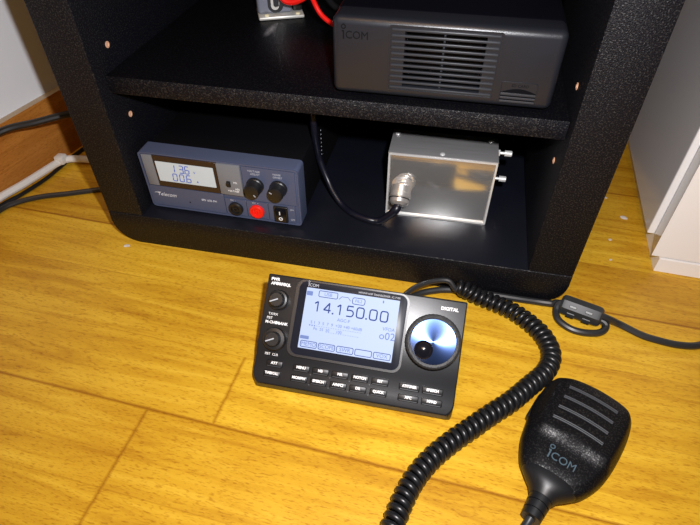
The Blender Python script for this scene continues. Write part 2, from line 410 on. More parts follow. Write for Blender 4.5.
# grille: dark inside, ten bars that run past the opening, a row of posts
g = bmesh.new()
box_into(g, -.0268, .0278, .0215, .0225, .0105, .054)
inner = link('grille_well', g, M['void'], rad)
g = bmesh.new()
nb = 11
for k in range(nb):
    z = .0117 + k * (.0523 - .0117) / (nb - 1)
    x0 = -.0358; x1 = .0365
    box_into(g, x0, x1, -.0011, .0010, z - .00088, z + .00088, .0006, 2)
    if k < nb - 1: box_into(g, -.0006, .0006, .0015, .003, z + .001, z + .003)
for sx in (-.0268, .0278):
    pass
link('grille', g, M['slat'], rad)
g = bmesh.new()
frame_into(g, rrect(-.0378, .0385, .0088, .0550, .002), rrect(-.0366, .0373, .0100, .0538, .0015), 0, .0007, YZ @ T(0, 0, 0))
link('grille_frame', g, M['case'], rad)
link('logo', logo_bm(.0190, YZ @ T(-.0708, .0434, .0001), .0003), M['emb'], rad)
# little door and arched vent low on the right
cv = bmesh.new()
prism_into(cv, [(.0425, .0128), (.0668, .0128), (.0668, .0222), (.0645, .0226), (.0448, .0226), (.0425, .0222)], 0, .0006, .0003, 1, YZ)
cvo = link('card_cover', cv, M['case'], rad)
sl = bmesh.new()
arch = [(.0425, .0150)] + [(.0425 + .0245 * k / 10, .0152 + .0030 * math.sin(PI * k / 10)) for k in range(11)] + [(.067, .0150)]
prism_into(sl, arch[1:], .0006, .0008, M4=YZ)
box_into(sl, .0428, .0665, -.0009, .0004, .0078, .0146)
link('vent_slot', sl, M['void'], cvo)
sl = bmesh.new()
for z in (.0080, .0106, .0132):
    box_into(sl, .0425, .0668, -.0016, .002, z, z + .0017, .0004, 1)
link('vent_bar', sl, M['slat'], cvo)
lettering([('SD CARD', .0028, .055, .0203, .0007)], YZ, M['emb'], cvo)
for x in (-.06, .06):
    for y in (.03, .18): link('foot', lathe([(.006, .0002), (.006, .004)], 16), M['blk'], rad, loc=(x, y, 0))

# ================================================================== BRACKETED SOCKET AND RED CABLES, BACK OF THE SHELF
br = thing('antenna_switch', (.1022, .160, ZS + .0002), math.radians(24), 'small grey metal bracketed unit far back on the upper shelf', 'switch')
g = bmesh.new(); box_into(g, -.0215, .0225, -.002, .030, 0, .0032, .0014, 2)
link('flange', g, M['zinc_lip'], br)
g = bmesh.new(); box_into(g, -.0215, .012, .006, .030, .0032, .052, .003, 3)
link('housing', g, M['zinc'], br)
for x in (-.0135, .0165): link('screw', lathe([(.0023, .0030), (.0023, .0042), (.0012, .0046), (0, .0046)], 16), M['yellow_scr'], br, loc=(x, .002, 0))
g = bmesh.new()
prism_into(g, rrect(-.0115, .0035, .0045, .040, .007, 8), 0, .0012, .0004, 1, YZ @ T(0, 0, -.006))
link('socket', g, M['blk_gloss'], br)
g = bmesh.new()
frame_into(g, rrect(-.0085, -.0010, .0075, .038, .0036, 8), rrect(-.0062, -.0006, .0098, .036, .0025, 8), 0, .0012, YZ @ T(0, 0, -.0048))
link('socket_ring', g, M['zinc_lip'], br)
link('terminal', rbox(.0125, .022, .008, .028, .0036, .020, .002, 2), M['blk'], br)
for i, (pts, r, lab) in enumerate((
    ([(.1030, .150, .232), (.1060, .147, .207), (.1098, .146, .1945), (.1165, .146, .1915), (.1250, .146, .1935), (.1325, .147, .1985), (.1360, .148, .209), (.1370, .150, .232)], .0030, 'thick red cable sagging in front of the grey metal unit on the upper shelf'),
    ([(.140, .118, .235), (.1445, .119, .211), (.1475, .1205, .200), (.1535, .1215, .190), (.163, .127, .181), (.172, .140, .1752), (.180, .175, .1745)], .0021, 'thin red cable arching down behind the slatted radio unit'))):
    tag(link('red_cable', tube(spline(pts), r, 10), M['red_cable']), lab, 'cable')
tag(link('black_cable', tube(spline([(.138, .160, .240), (.142, .160, .207), (.148, .165, .190), (.158, .175, .178), (.172, .20, .1735)]), .003, 10), M['blk']), 'black cable beside the red ones at the back of the upper shelf', 'cable')

# ================================================================== POWER SUPPLY
ps = thing('power_supply', (.0051, .0153, ZB), math.radians(-.3), 'blue-grey bench power supply with lit display and red socket, bottom left of cabinet', 'power supply')
B = .0030
g = bmesh.new()
prism_into(g, rrect(0, .1503, B, B + .0612, .0035, 5), -.0165, -.0006, .0012, 2, YZ @ T(0, 0, 0))
link('front_bezel', g, M['psu'], ps)
link('case', rbox(.002, .1483, .0150, .165, B + .0005, B + .058, .002, 2), M['psu_case'], ps)
FP = YZ @ T(0, B, .0006)            # front plane, u right, v up, small offsets out
FP0 = YZ @ T(0, B, 0)
# rim around the front and ledges
g = bmesh.new(); frame_into(g, rrect(.0001, .1502, .0002, .0611, .0035, 5), rrect(.0018, .1487, .0016, .0597, .0028, 5), -.001, .0007, FP0)
link('rim', g, M['psu'], ps)
g = bmesh.new()
for pts in (rrect(.0022, .0764, .0030, .0250, .002), rrect(.0773, .0978, .003, .0213, .0006), rrect(.0984, .1190, .003, .0217, .0006), rrect(.1196, .1448, .003, .0222, .0006), rrect(.0986, .1470, .0230, .0590, .0006)):
    prism_into(g, pts, -.0005, .0003, .0002, 1, FP)
link('panel_field', g, M['psu'], ps)
for pts, dz in (((.0034, .0140, .0262, .0588), .0010), ((.0755, .0975, .0268, .0594), .0018)):
    link('grey_panel', prism(rrect(pts[0], pts[1], pts[2], pts[3], .0006, 2), -.0005, dz, .0005, 2, FP), M['grey_pan'], ps)
dp = link('display_window', prism(rrect(.0142, .0750, .0264, .0596, .0006, 2), -.0005, .0012, .0003, 1, FP), M['brown_blk'], ps)
lc = link('lcd_screen', prism(rrect(.0164, .0721, .0328, .0539, .0004, 2), 0, .0015, M4=FP), M['lcd_psu'], dp)
g = bmesh.new()
for ch, u in (('1', .0300), ('3', .0384), ('6', .0440)): seg_digit(g, ch, u, .0441, .0038, .0078, .0009, FP @ T(0, 0, .0015), .0001)
for ch, u in (('0', .0304), ('0', .0370), ('6', .0437)): seg_digit(g, ch, u, .0347, .0040, .0076, .0009, FP @ T(0, 0, .0015), .0001)
for u, v in ((.0424, .0444), (.0423, .0350)): box_into(g, u, u + .0009, v - .0006, v + .0003, .0015, .0016, M4=FP)
link('display_digits', g, M['seg'], lc)
lettering([('V', .0034, .0533, .0462, .0016), ('A', .0032, .0545, .0364, .0016)], FP, M['seg'], lc, 'display_units')
lettering([('Telecom', .0058, .0180, .0160, .0004, dict(shear=.3, sx=.95)), ], FP, M['pale_ink'], ps, 'brand_lettering')
g = bmesh.new(); tube_into(g, [FP @ Vector(p) for p in ((.0062, .0172, .0004), (.0085, .0178, .0004), (.0115, .0168, .0004))], .00025, 6)
link('brand_flourish', g, M['pale_ink'], ps)
lettering([('SPS 1033 PM', .0029, .0610, .0155, .0004)], FP, M['pale_ink'], ps, 'model_lettering')
lettering([('VOLTAGE', .0026, .1100, .0552, .0004), ('ADJUST', .0026, .1110, .0522, .0004), ('NOISE', .0026, .1310, .0545, .0004), ('OFFSET', .0026, .1315, .0515, .0004),
           ('ON', .0023, .1418, .0178, .0004), ('OFF', .0023, .1420, .0062, .0004), ('DC  -', .0024, .0855, .0199, .0004), ('DC  +', .0024, .1072, .0200, .0004)], FP, M['grey_ink'], ps)
lettering([('FIX', .0025, .0915, .0412, .0019), ('ADJ', .0025, .0925, .0343, .0019), ('VOLTAGE', .0024, .0885, .0318, .0019)], FP, M['white_ink'], ps, 'switch_lettering')
link('vent_pinhole', prism(rrect(.0400, .0413, .0097, .0112, .0004, 2), 0, .0004, M4=FP), M['void'], ps)
sw = link('slide_switch', rbox(.0832, .0868, .0363, .0424, .0012, .0030, .0003, 1, FP), M['blk'], ps)
link('slider', rbox(.0836, .0864, .0390, .0420, .0030, .0048, .0003, 1, FP), M['blk'], sw)
for u, a in ((.1100, -50), (.1317, 150)):
    kp = [(.0080, 0), (.0080, .0030), (.0074, .0036), (.0071, .0105), (.0066, .0116), (.0060, .0119), (0, .0119)]
    kn = link('knob', lathe(kp, 48, FP @ T(u, .0408, 0), flute=1, fd=.00012), M['blk'], ps)
    kn_m = FP @ T(u, .0408, .0119) @ Matrix.Rotation(math.radians(a), 4, 'Z')
    link('pointer', rbox(.0030, .0056, -.0004, .0004, 0, .0003, M4=kn_m), M['grey_ink'], kn)
for u, m, nm in ((.0873, 'blk', 'black_socket'), (.1080, 'red', 'red_socket')):
    pr = [(.0070, 0), (.0070, .0024), (.0064, .0034), (.0046, .0034), (.0043, .0018), (.0026, .0018), (.0024, .0030), (.0013, .0030), (.0012, .0012), (0, .0012)]
    s = link(nm, lathe(pr, 36, FP @ T(u, .0113, 0)), M[m], ps, 25)
    tag(s, 'red banana socket' if m == 'red' else 'black banana socket')
rk = link('rocker_switch', prism(rrect(.1246, .1378, .0030, .0206, .0008, 3), 0, .0022, .0004, 1, FP), M['blk'], ps)
g = bmesh.new()
prism_into(g, [(.0045, .0022), (.0045, .0030), (.0115, .0022), (.0187, .0048), (.0187, .0022)], .1264, .1362, M4=FP @ Matrix(((0, 0, 1, 0), (1, 0, 0, 0), (0, 1, 0, 0), (0, 0, 0, 1))))
rr = link('rocker', g, M['blk_gloss'], rk)
lettering([('I', .0048, .1312, .0150, .0043, dict(bold=.0002)), ('O', .0048, .1312, .0076, .0030, dict(bold=.0002))], FP, M['white_ink'], rr)
g = bmesh.new()
for k in range(8): box_into(g, .1482, .1486, .0983 - .0153, .0990 - .0153, .0590 - ZB + k * .0045, .0600 - ZB + k * .0045)
link('vent_dots', g, M['pale_ink'], ps)
for x in (.015, .135):
    for y in (.022, .15): link('foot', lathe([(.005, .0002), (.005, B + .001)], 16), M['blk'], ps, loc=(x, y, 0))

# ================================================================== ALUMINIUM BOX
ab = thing('metal_box', (.2277, .0525, ZB + .0004), math.radians(1.4), 'shiny brushed aluminium box with a cable plugged into its front, bottom right of cabinet', 'box')
bw, bd, bh = .0943, .040, .0675
link('box_body', rbox(.0009, bw - .0009, .0006, bd, .0004, bh - .001, .0008, 2), M['alu'], ab)
g = bmesh.new()
frame_into(g, rrect(0, bw, 0, bh, .0010, 3), rrect(.0015, bw - .0015, .0015, bh - .0015, .0006, 3), -.002, .0006, YZ)
link('front_rim', g, M['steel'], ab)
link('lid', rbox(-.0004, bw + .0004, -.0004, bd + .0004, bh - .0012, bh + .0010, .0006, 2), M['alu_top'], ab)
for x, y in ((.0042, .0320), (.0882, .0330), (.0466, .0045)):
    link('lid_screw', lathe([(.0022, 0), (.0021, .0007), (.0012, .0013), (0, .0014)], 20), M['steel'], ab, loc=(x, y, bh + .0010))
sg = link('side_screw', lathe([(.0022, 0), (.0021, .0007), (.0012, .0012), (0, .0013)], 20), M['steel'], ab, loc=(-.0004, .012, .055)); sg.rotation_euler.y = -PI / 2
for z in (.0635, .0365):
    st = link('terminal_stud', lathe([(.0013, 0), (.0013, .006), (.0027, .0062), (.0027, .0120), (.0022, .0126), (0, .0126)], 18), M['steel'], ab, loc=(bw + .0002, .024, z), angle=30); st.rotation_euler.y = PI / 2
    link('stud_nut', lathe([(.0030, 0), (.0030, .0022)], 6), M['steel'], st)
# socket on the box front
CX, CZ = .0140, .0345
cn = link('panel_socket', lathe([(.0098, 0), (.0098, .0010), (.0082, .0018), (.0080, .0050), (.0070, .0056), (0, .0056)], 32, YZ @ T(CX, CZ, 0)), M['chrome'], ab)
# cable and plug
tip = ab.location + Vector((CX, -.0050, CZ)); ax = Vector((-.03, -.74, -.66)).normalized()
cbl = thing('plugged_cable', (.214, .034, ZB), 0, 'dark cable with a bright metal plug running from the aluminium box', 'cable')
inv = Matrix.Translation(cbl.location).inverted()
e1 = ax.orthogonal().normalized(); PM = inv @ frame_matrix(tip, e1, ax.cross(e1))
pl = link('plug', lathe([(.0084, -.003), (.0092, -.002), (.0092, .0040), (.0096, .0044), (.0096, .0080), (.0088, .0084), (.0088, .0130), (.0074, .0145), (.0062, .0155), (0, .0155)], 32, PM), M['chrome'], cbl)
link('plug_ring', lathe([(.0090, .0088), (.0091, .0090), (.0091, .0096), (.0090, .0098)], 32, PM), M['blk'], pl)
e = tip + ax * .0155
pth = [e, e + Vector((-.003, -.0035, -.0045)), Vector((.2255, .0350, .0405)), Vector((.2139, .0345, .0398)), Vector((.199, .040, .0398)), Vector((.1862, .050, .0400)), Vector((.1760, .058, .0470)), Vector((.1678, .066, .0562)), Vector((.1612, .0705, .0690)), Vector((.1578, .0715, .0820)), Vector((.1570, .0650, .1120)), Vector((.1574, .0720, .1330)), Vector((.161, .12, .143)), Vector((.165, .24, .12)), Vector((.168, .305, .09))]
sp = spline(pth, 8); rad_ = [.0040 if i < 9 else (.0036 if i < 20 else .0031) for i in range(len(sp))]
link('cable_jacket', tube([p - cbl.location for p in sp], rad_, 12), M['cable_b'], cbl)

# ================================================================== CONTROL HEAD ON THE FLOOR
hx, hy = .1563, -.1393
hd = thing('radio_control_head', (hx, hy, 0), .0079, 'charcoal radio control panel with lit frequency display and big dial, on the floor', 'control panel')
A_ = .6928; HW, HL = .1531, .0835
PF = frame_matrix((0, 0, .010), (1, 0, 0), (0, math.cos(A_), math.sin(A_)))      # u right, v up the slope, h out
def pf(v, h):
    q = PF @ Vector((0, v, h)); return (q.y, q.z)
prof = [pf(0, 0), pf(.0215, -.0004), pf(.0262, .0012), pf(HL, .0012), (.0690, .0585), (.0735, .050), (.0735, .0010), (.003, .0010), (.0010, .0030)]
g = bmesh.new(); t = bmesh.new()
a = [t.verts.new((0, y, z)) for y, z in prof]; b = [t.verts.new((HW, y, z)) for y, z in prof]
t.faces.new(a); t.faces.new(b[::-1])
for i in range(len(prof)): t.faces.new((a[i], b[i], b[(i + 1) % len(prof)], a[(i + 1) % len(prof)]))
bmesh.ops.recalc_face_normals(t, faces=t.faces)
me_ = bpy.data.meshes.new('wedge'); t.to_mesh(me_); t.free(); wo = bpy.data.objects.new('wedge', me_); COL.objects.link(wo)
pl = bmesh.new(); pts_ = rrect(0, HW, -.0002, .0740, .0075, 7)
prism_into(pl, pts_, -.01, .10); bmesh.ops.recalc_face_normals(pl, faces=pl.faces)
pm = bpy.data.meshes.new('plan'); pl.to_mesh(pm); pl.free(); po = bpy.data.objects.new('plan', pm); COL.objects.link(po)
md = wo.modifiers.new('b', 'BOOLEAN'); md.operation = 'INTERSECT'; md.object = po; md.solver = 'EXACT'
me2 = bpy.data.meshes.new_from_object(wo.evaluated_get(bpy.context.evaluated_depsgraph_get()))
t = bmesh.new(); t.from_mesh(me2)
for ob_ in (wo, po): bpy.data.objects.remove(ob_)
for m_ in (me_, pm, me2): bpy.data.meshes.remove(m_)
sharp = [e for e in t.edges if len(e.link_faces) == 2 and e.calc_face_angle(0) > math.radians(25) and min(v.co.z for v in e.verts) > .002]
bmesh.ops.bevel(t, geom=sharp, offset=.0011, segments=3, affect='EDGES', profile=.5)
merge(g, t)
link('head_body', g, M['head'], hd, 30)
# display frame and screen
H0 = .0012
fr = bmesh.new()
frame_into(fr, rrect(.0240, .1112, .0240, .0828, .0070, 6), rrect(.0266, .1096, .0258, .0816, .0058, 6), H0 - .001, H0 + .0024, PF, slope=-.0)
bz = link('display_frame', fr, M['head'], hd, 40)
frm = link('display_glass', prism(rrect(.0262, .1100, .0254, .0820, .0058, 6), H0 - .001, H0 + .0022, .0004, 2, PF), M['bezel'], bz)
S0 = H0 + .0022
scr = link('lcd_screen', prism(rrect(.0324, .1038, .0312, .0772, .0004, 2), S0 - .0003, S0 + .00015, M4=PF), M['lcd'], frm)
SI = S0 + .0002
def arc(cx, cy, rx, ry, a0, a1, k=6): return [(cx + rx * math.cos(math.radians(a0 + (a1 - a0) * i / k)), cy + ry * math.sin(math.radians(a0 + (a1 - a0) * i / k))) for i in range(k + 1)]
STROKE = {'1': [[(.12, .78), (.55, 1)], [(.55, 1), (.55, 0)]], '4': [[(.74, 0), (.74, 1)], [(.74, 1), (0, .27)], [(0, .27), (1, .27)]],
          '5': [[(.92, 1), (.12, 1)], [(.12, 1), (.06, .54)], [(.06, .56), (.40, .61)] + arc(.62, .30, .36, .30, 90, -90, 8) + [(.04, 0)]],
          '0': [arc(.72, .76, .28, .24, 0, 90, 4) + arc(.28, .76, .28, .24, 90, 180, 4) + arc(.28, .24, .28, .24, 180, 270, 4) + arc(.72, .24, .28, .24, 270, 360, 4) + [(1, .76)]]}
g = bmesh.new()
for ch, u in (('1', .0425), ('4', .0504), ('1', .0600), ('5', .0679), ('0', .0757), ('0', .0856), ('0', .0938)):
    for pl_ in STROKE[ch]: tube_into(g, [PF @ Vector((u - .0027 + x * .0054, .0600 + y * .0076, SI - .0003)) for x, y in pl_], .00062, 6)
for u in (.0549, .0806): box_into(g, u - .0006, u + .0006, .0596, .0608, SI - .0001, SI + .00015, M4=PF)
link('frequency_digits', g, M['lcd_ink'], scr, 30)
def outline(u0, u1, v0, v1, r=.0012, w=.0005):
    g = bmesh.new(); frame_into(g, rrect(u0, u1, v0, v1, r, 4), rrect(u0 + w, u1 - w, v0 + w, v1 - w, max(r - w, .0003), 4), SI, SI + .0001, PF); link('screen_key', g, M['lcd_ink'], scr)
outline(.0420, .0570, .0712, .0762); outline(.0682, .0782, .0695, .0748, .0018)
g = bmesh.new(); tube_into(g, [PF @ Vector(p) for p in ((.0580, .0715, SI), (.0600, .0738, SI), (.0650, .0738, SI), (.0670, .0715, SI))], .0002, 5); link('passband_symbol', g, M['lcd_ink'], scr)
for k in range(5): outline(.0338 + k * .0140, .0338 + k * .0140 + .0130, .0322, .0372, .0012, .0005)
lettering([('o02', .0078, .0980, .0495, SI), ('USB', .0036, .0495, .0737, SI), ('FIL2', .0032, .0732, .0722, SI), ('AGC-F', .0034, .0640, .0561, SI), ('VFOA', .0036, .0985, .0548, SI),
           ('MEMO', .0040, .0403, .0347, SI), ('SCOPE', .0038, .0543, .0347, SI), ('SWR', .0040, .0683, .0347, SI), ('VOX', .0040, .0963, .0347, SI),
           ('S 1  3  5  7  9  +20 +40 +60dB', .0032, .0590, .0515, SI), ('Po  25  50      100', .0030, .0530, .0470, SI)], PF, M['lcd_faint'], scr, 'screen_lettering')
g = bmesh.new()
for k in range(22): box_into(g, .0385 + k * .00185, .0394 + k * .00185, .0487 if k < 3 else .0490, .0497 if k < 3 else .0493, SI, SI + .0001, M4=PF)
link('meter_bar', g, M['lcd_faint'], scr); g = bmesh.new()
for k in range(14): box_into(g, .0520 + k * .00185, .0528 + k * .00185, .0455, .0458, SI, SI + .0001, M4=PF)
link('meter_bar', g, M['lcd_faint'], scr)
for q in ((.0328, .0375, .0713, .0746, .0004), (.0330, .0398, .0383, .0408, .0004), (.0912, .0922, .0736, .0756, .0003)):
    link('screen_tag', prism(rrect(*q, 2), SI, SI + .0001, M4=PF), M['lcd_faint'], scr)
link('logo', logo_bm(.0085, PF @ T(.0328, .0780, S0 + .0001), .0001), M['grey_ink'], frm)
lettering([('HF/VHF/UHF TRANSCEIVER  IC-7100', .0020, .0880, .0790, S0 + .0001)], PF, M['grey_ink'], frm, 'model_lettering')
# dial
DU, DV = .1318, .0513
dl = link('tuning_dial', lathe([(.0202, H0 - .0005), (.0204, H0 + .0008), (.0202, .0086), (.0196, .0098), (.0184, .0102), (.0166, .0098), (.0164, .0094)], 96, PF @ T(DU, DV, 0), flute=1, fd=.00025), M['ring'], hd, 25)
dd = link('dial_plate', lathe([(.0164, 0), (.0163, .0004), (0, .0004)], 96), M['dial'], dl, 30)
dd.matrix_local = PF @ T(DU, DV, .0092)
link('finger_dimple', lathe([(.0068, 0), (.0068, .0006), (.0060, .0011), (.0052, .0008), (.0046, .0003), (.0035, .0007), (.0018, .0012), (0, .0014)], 40, PF @ T(.1257, .0447, .0094)), M['blk_gloss'], dl)
# left knobs
for (u, v, r) in ((.0117, .0643, .0079), (.0136, .0345, .0090)):
    kn = link('control_knob', lathe([(r, H0 - .0003), (r, H0 + .0035), (r - .0008, H0 + .0045), (.0058, H0 + .0048), (.0056, .0096), (.0050, .0106), (0, .0106)], 40, PF @ T(u, v, 0), flute=1, fd=.00015), M['blk'], hd, 25)
    mm = PF @ T(u, v, .0106) @ Matrix.Rotation(math.radians(205), 4, 'Z')
    link('pointer', rbox(-.0015, .0052, -.00045, .00045, 0, .0003, M4=mm), M['grey_ink'], kn)
lettering([('PWR', .0031, .0062, .0798, H0 + .0001, dict(bold=.00015)), ('AF\u25cfRF/SQL', .0030, .0110, .0765, H0 + .0001, dict(bold=.00015)),
           ('TX/RX', .0026, .0088, .0530, H0 + .0001), ('PBT', .0028, .0065, .0498, H0 + .0001), ('M-CH\u25cfBANK', .0029, .0125, .0466, H0 + .0001, dict(bold=.0001)),
           ('PBT  CLR', .0026, .0125, .0226, .0008)], PF, M['white_ink'], hd)
lettering([('DIGITAL', .0034, .1408, .0766, H0 + .0001, dict(bold=.00012))], PF, M['white_ink'], hd, 'digital_lettering')
# keys
BW, BH = .0128, .0050
KEYS = [('ATT', .0160, .0158, BW), ('TUNER/CALL', .0152, .0081, BW),
        ('MENU', .0372, .0158, BW), ('NB', .0522, .0158, BW), ('NR', .0672, .0158, BW), ('NOTCH', .0824, .0158, BW), ('SET', .0976, .0158, BW),
        ('MIC/RFPW', .0366, .0079, BW), ('SPEECH', .0518, .0079, BW), ('A/MP\u25a1', .0670, .0079, BW), ('DR', .0820, .0079, BW), ('QUICK', .0974, .0079, BW),
        ('AT/TUNER', .1194, .0156, .0152), ('SPEECH', .1364, .0156, .0152), ('XFC', .1196, .0076, .0152), ('MPAD', .1368, .0076, .0152)]
for nm, u, v, w in KEYS:
    k = link('key', rbox(u - w / 2, u + w / 2, v - BH / 2, v + BH / 2, -.001, .0016, .0008, 2, PF), M['btn'], hd)
    n_ = len(nm)
    lettering([(nm, .0026, u, v + .0006, .00165, dict(bold=.00014, sx=min(1.0, .0115 / (n_ * .0017))))], PF, M['white_ink'], k)
    link('key_edge', rbox(u - w / 2 + .001, u + w / 2 - .001, v - .0021, v - .0016, .0014, .00172, M4=PF), M['mic_grey'], k)
g = bmesh.new()
for u in (.0448, .0598, .0748, .0900):
    for v in (.0122, .0046): lathe_into(g, [(.0006, -.0006), (.0006, .0004), (0, .0005)], 8, PF @ T(u - .0001, v, 0))
link('indicator_dots', g, M['mic_grey'], hd)

# ================================================================== HAND MICROPHONE
MA = math.radians(-26.0)
mc = thing('hand_microphone', (.3895, -.1408, 0), MA, 'black hand microphone lying face up on the floor beside the coiled cord', 'microphone')
half = [(-.0402, .0110), (-.0385, .0165), (-.0340, .0214), (-.0265, .0256), (-.0170, .0290), (-.0050, .0312), (.0090, .0322), (.0220, .0322), (.0330, .0312), (.0400, .0290), (.0440, .0248), (.0468, .0150), (.0480, .0)]
def outline_pts():
    r = [Vector((w, d, 0)) for d, w in half]; l = [Vector((-w * (.94 if d < 0 else .97), d, 0)) for d, w in half[:-1]][::-1]
    return spline([Vector((0, -.0407, 0))] + r + l + [Vector((0, -.0407, 0))], 4)[:-1]
OP = outline_pts(); OC = Vector((0, .004, 0))
def topz(x, y, k):
    z = .0262
    s = min(1, max(0, (y + .0135) / .0075)); s = s * s * (3 - 2 * s)
    z = .0222 + (z - .0222) * s - .0025 * min(1, max(0, (-.020 - y) / .022))
    xx = x / .030; z -= .0010 * xx * xx
    z -= .0018 * max(0, (y - .036) / .012)
    return z
g = bmesh.new(); rings = []
def ring(inset, zf, sx=0.):
    rg = []
    for p in OP:
        q = p - OC; L_ = q.length; q = OC + q * max(0, 1 - inset / L_)
        if sx: q = Vector((q.x + (sx if q.x < 0 else 0), q.y, 0))
        rg.append(g.verts.new((q.x, q.y, zf(q.x, q.y) if callable(zf) else zf)))
    return rg
rings += [ring(.006, .0003), ring(.0022, .0020), ring(.0006, .0060), ring(0, .0100), ring(.0002, .0130), ring(.0014, .0175, .0008), ring(.0034, lambda x, y: min(.0215, topz(x, y, 0) - .0022), .0022), ring(.0052, lambda x, y: topz(x, y, 0) - .0007, .0034), ring(.0068, lambda x, y: topz(x, y, 0), .0040)]
for k in (.80, .66, .52, .38, .24, .12):
    rg = []
    for p in rings[8]:
        q = Vector((p.co.x, p.co.y, 0)) - Vector((.002, .004, 0)); q = Vector((.002, .004, 0)) + q * k
        rg.append(g.verts.new((q.x, q.y, topz(q.x, q.y, 0))))
    rings.append(rg)
n = len(OP)
for a, b in zip(rings, rings[1:]):
    for i in range(n): g.faces.new((a[i], a[(i + 1) % n], b[(i + 1) % n], b[i]))
g.faces.new(rings[0][::-1]); g.faces.new(rings[-1])
link('microphone_body', g, M['mic'], mc, 60)
for k, d in enumerate((.0322, .0224, .0126, .0028)):
    g = bmesh.new()
    for off, rr in ((.0007, .00055), (-.0007, .00055)):
        tube_into(g, [Vector((.0012 + x, d + off - .0010 * (x / .017) ** 2, topz(.0012 + x, d, 0) + .0002)) for x in [-.0172 + .0344 * i / 16 for i in range(17)]], rr, 8)
    link('speaker_slot', g, M['mic_grey'], mc)  # paired grey ridges paint the highlights along each groove's edges
lg = logo_bm(.0195, T(-.0085, -.0262, 0), .0003)
for v in lg.verts: v.co.z += topz(v.co.x, v.co.y, 0) + .0001
link('logo', lg, M['blue_ink'], mc)
# push-to-talk key on the left edge
g = bmesh.new(); box_into(g, -.0318, -.0275, .000, .024, .006, .0130, .0018, 3)
link('talk_key', g, M['boot'], mc)
# boot
g = bmesh.new()
bo = [(.0005, -.0345, .0118, .0190, .0102), (.0006, -.0385, .0118, .0176, .0104), (.0008, -.0420, .0114, .0140, .0100), (.0010, -.0455, .0108, .0100, .0090), (.0012, -.0490, .0100, .0078, .0076)]
def ellipse_loft(g, secs, n=28):
    rs = []
    for x, y, z, rx, rz in secs:
        rs.append([g.verts.new((x + rx * math.cos(2 * PI * k / n), y, z + rz * math.sin(2 * PI * k / n))) for k in range(n)])
    for a, b in zip(rs, rs[1:]):
        for k in range(n): g.faces.new((a[k], a[(k + 1) % n], b[(k + 1) % n], b[k]))
    g.faces.new(rs[0]); g.faces.new(rs[-1][::-1])
ellipse_loft(g, bo)
bt = link('cable_boot', g, M['boot'], mc, 40)
g = bmesh.new(); y = -.0485; secs = []
for k in range(3):
    r0, r1 = .0074 - .0004 * k, .0071 - .0004 * k
    secs += [(.0012, y, .0098 - .0006 * k, r0, r0), (.0012, y - .0044, .0095 - .0006 * k, r1, r1), (.0012, y - .0045, .0095 - .0006 * k, r1 - .0010, r1 - .0010), (.0012, y - .0052, .0094 - .0006 * k, r1 - .0010, r1 - .0010)]
    y -= .0053
ellipse_loft(g, secs[:-2])
link('strain_relief', g, M['boot'], bt, 30)
mw = (Matrix.Translation(mc.location) @ Matrix.Rotation(MA, 4, 'Z')).inverted()
tp = [Vector((.0012, -.0615, .0085)), Vector((.0004, -.072, .0060))] + [mw @ Vector(p) for p in ((.3430, -.2300, .0036), (.3370, -.2520, .0032), (.3240, -.2760, .0032), (.3060, -.2830, .0036), (.2900, -.2740, .0060), (.2830, -.2600, .0083))]
link('microphone_lead', tube(spline(tp), .0029, 12), M['cable'], mc)

# ================================================================== COILED CORD
cc = thing('coiled_cord', (.35, -.115, 0), 0, 'black coiled microphone cord curving across the floor in front of the cabinet', 'cord')
axis = [(.3035, -.0135), (.3100, -.0125), (.3185, -.0140), (.3335, -.0172), (.3505, -.0232), (.3665, -.0345), (.3780, -.0480), (.3828, -.0650), (.3778, -.0818), (.3646, -.0985), (.3509, -.1150), (.3364, -.1292), (.3227, -.1435), (.3095, -.1572), (.2971, -.1725), (.2886, -.1872), (.2831, -.2018), (.2798, -.2150), (.2778, -.2260), (.2790, -.240), (.2830, -.252)]
zz = [.0165, .0148, .0115, .0090] + [.0083] * (len(axis) - 4)
ap = spline([(x, y, z) for (x, y), z in zip(axis, zz)], 12)
cum = [0.]
for a, b in zip(ap, ap[1:]): cum.append(cum[-1] + (b - a).length)
def at_len(s):
    import bisect
    i = min(max(bisect.bisect_right(cum, s) - 1, 0), len(ap) - 2); t_ = (s - cum[i]) / max(cum[i + 1] - cum[i], 1e-9)
    return ap[i].lerp(ap[i + 1], t_), (ap[min(i + 2, len(ap) - 1)] - ap[max(i - 1, 0)]).normalized()
PITCH, RC, RW = .0056, .0056, .00245
nt_ = int(cum[-1] / PITCH * 18); hp = []
for i in range(nt_ + 1):
    s = cum[-1] * i / nt_; p, d = at_len(s)
    sd = d.cross(Vector((0, 0, 1))).normalized(); u = sd.cross(d); ph = 2 * PI * s / PITCH
    hp.append(p + (sd * math.cos(ph) + u * math.sin(ph)) * RC)
link('cord_coil', tube([p - cc.location for p in hp], RW, 8), M['coil'], cc, 60)
ld = [Vector((.2460, -.0622, .018)), Vector((.2530, -.0500, .021)), Vector((.2640, -.0300, .021)), Vector((.2745, -.0190, .0205)), Vector((.2870, -.0120, .020)), Vector((.2960, -.0110, .0195)), hp[0] + Vector((-.002, .0015, .001)), hp[3]]
link('cord_lead', tube([p - cc.location for p in spline(ld)], .0024, 10), M['cable'], cc)

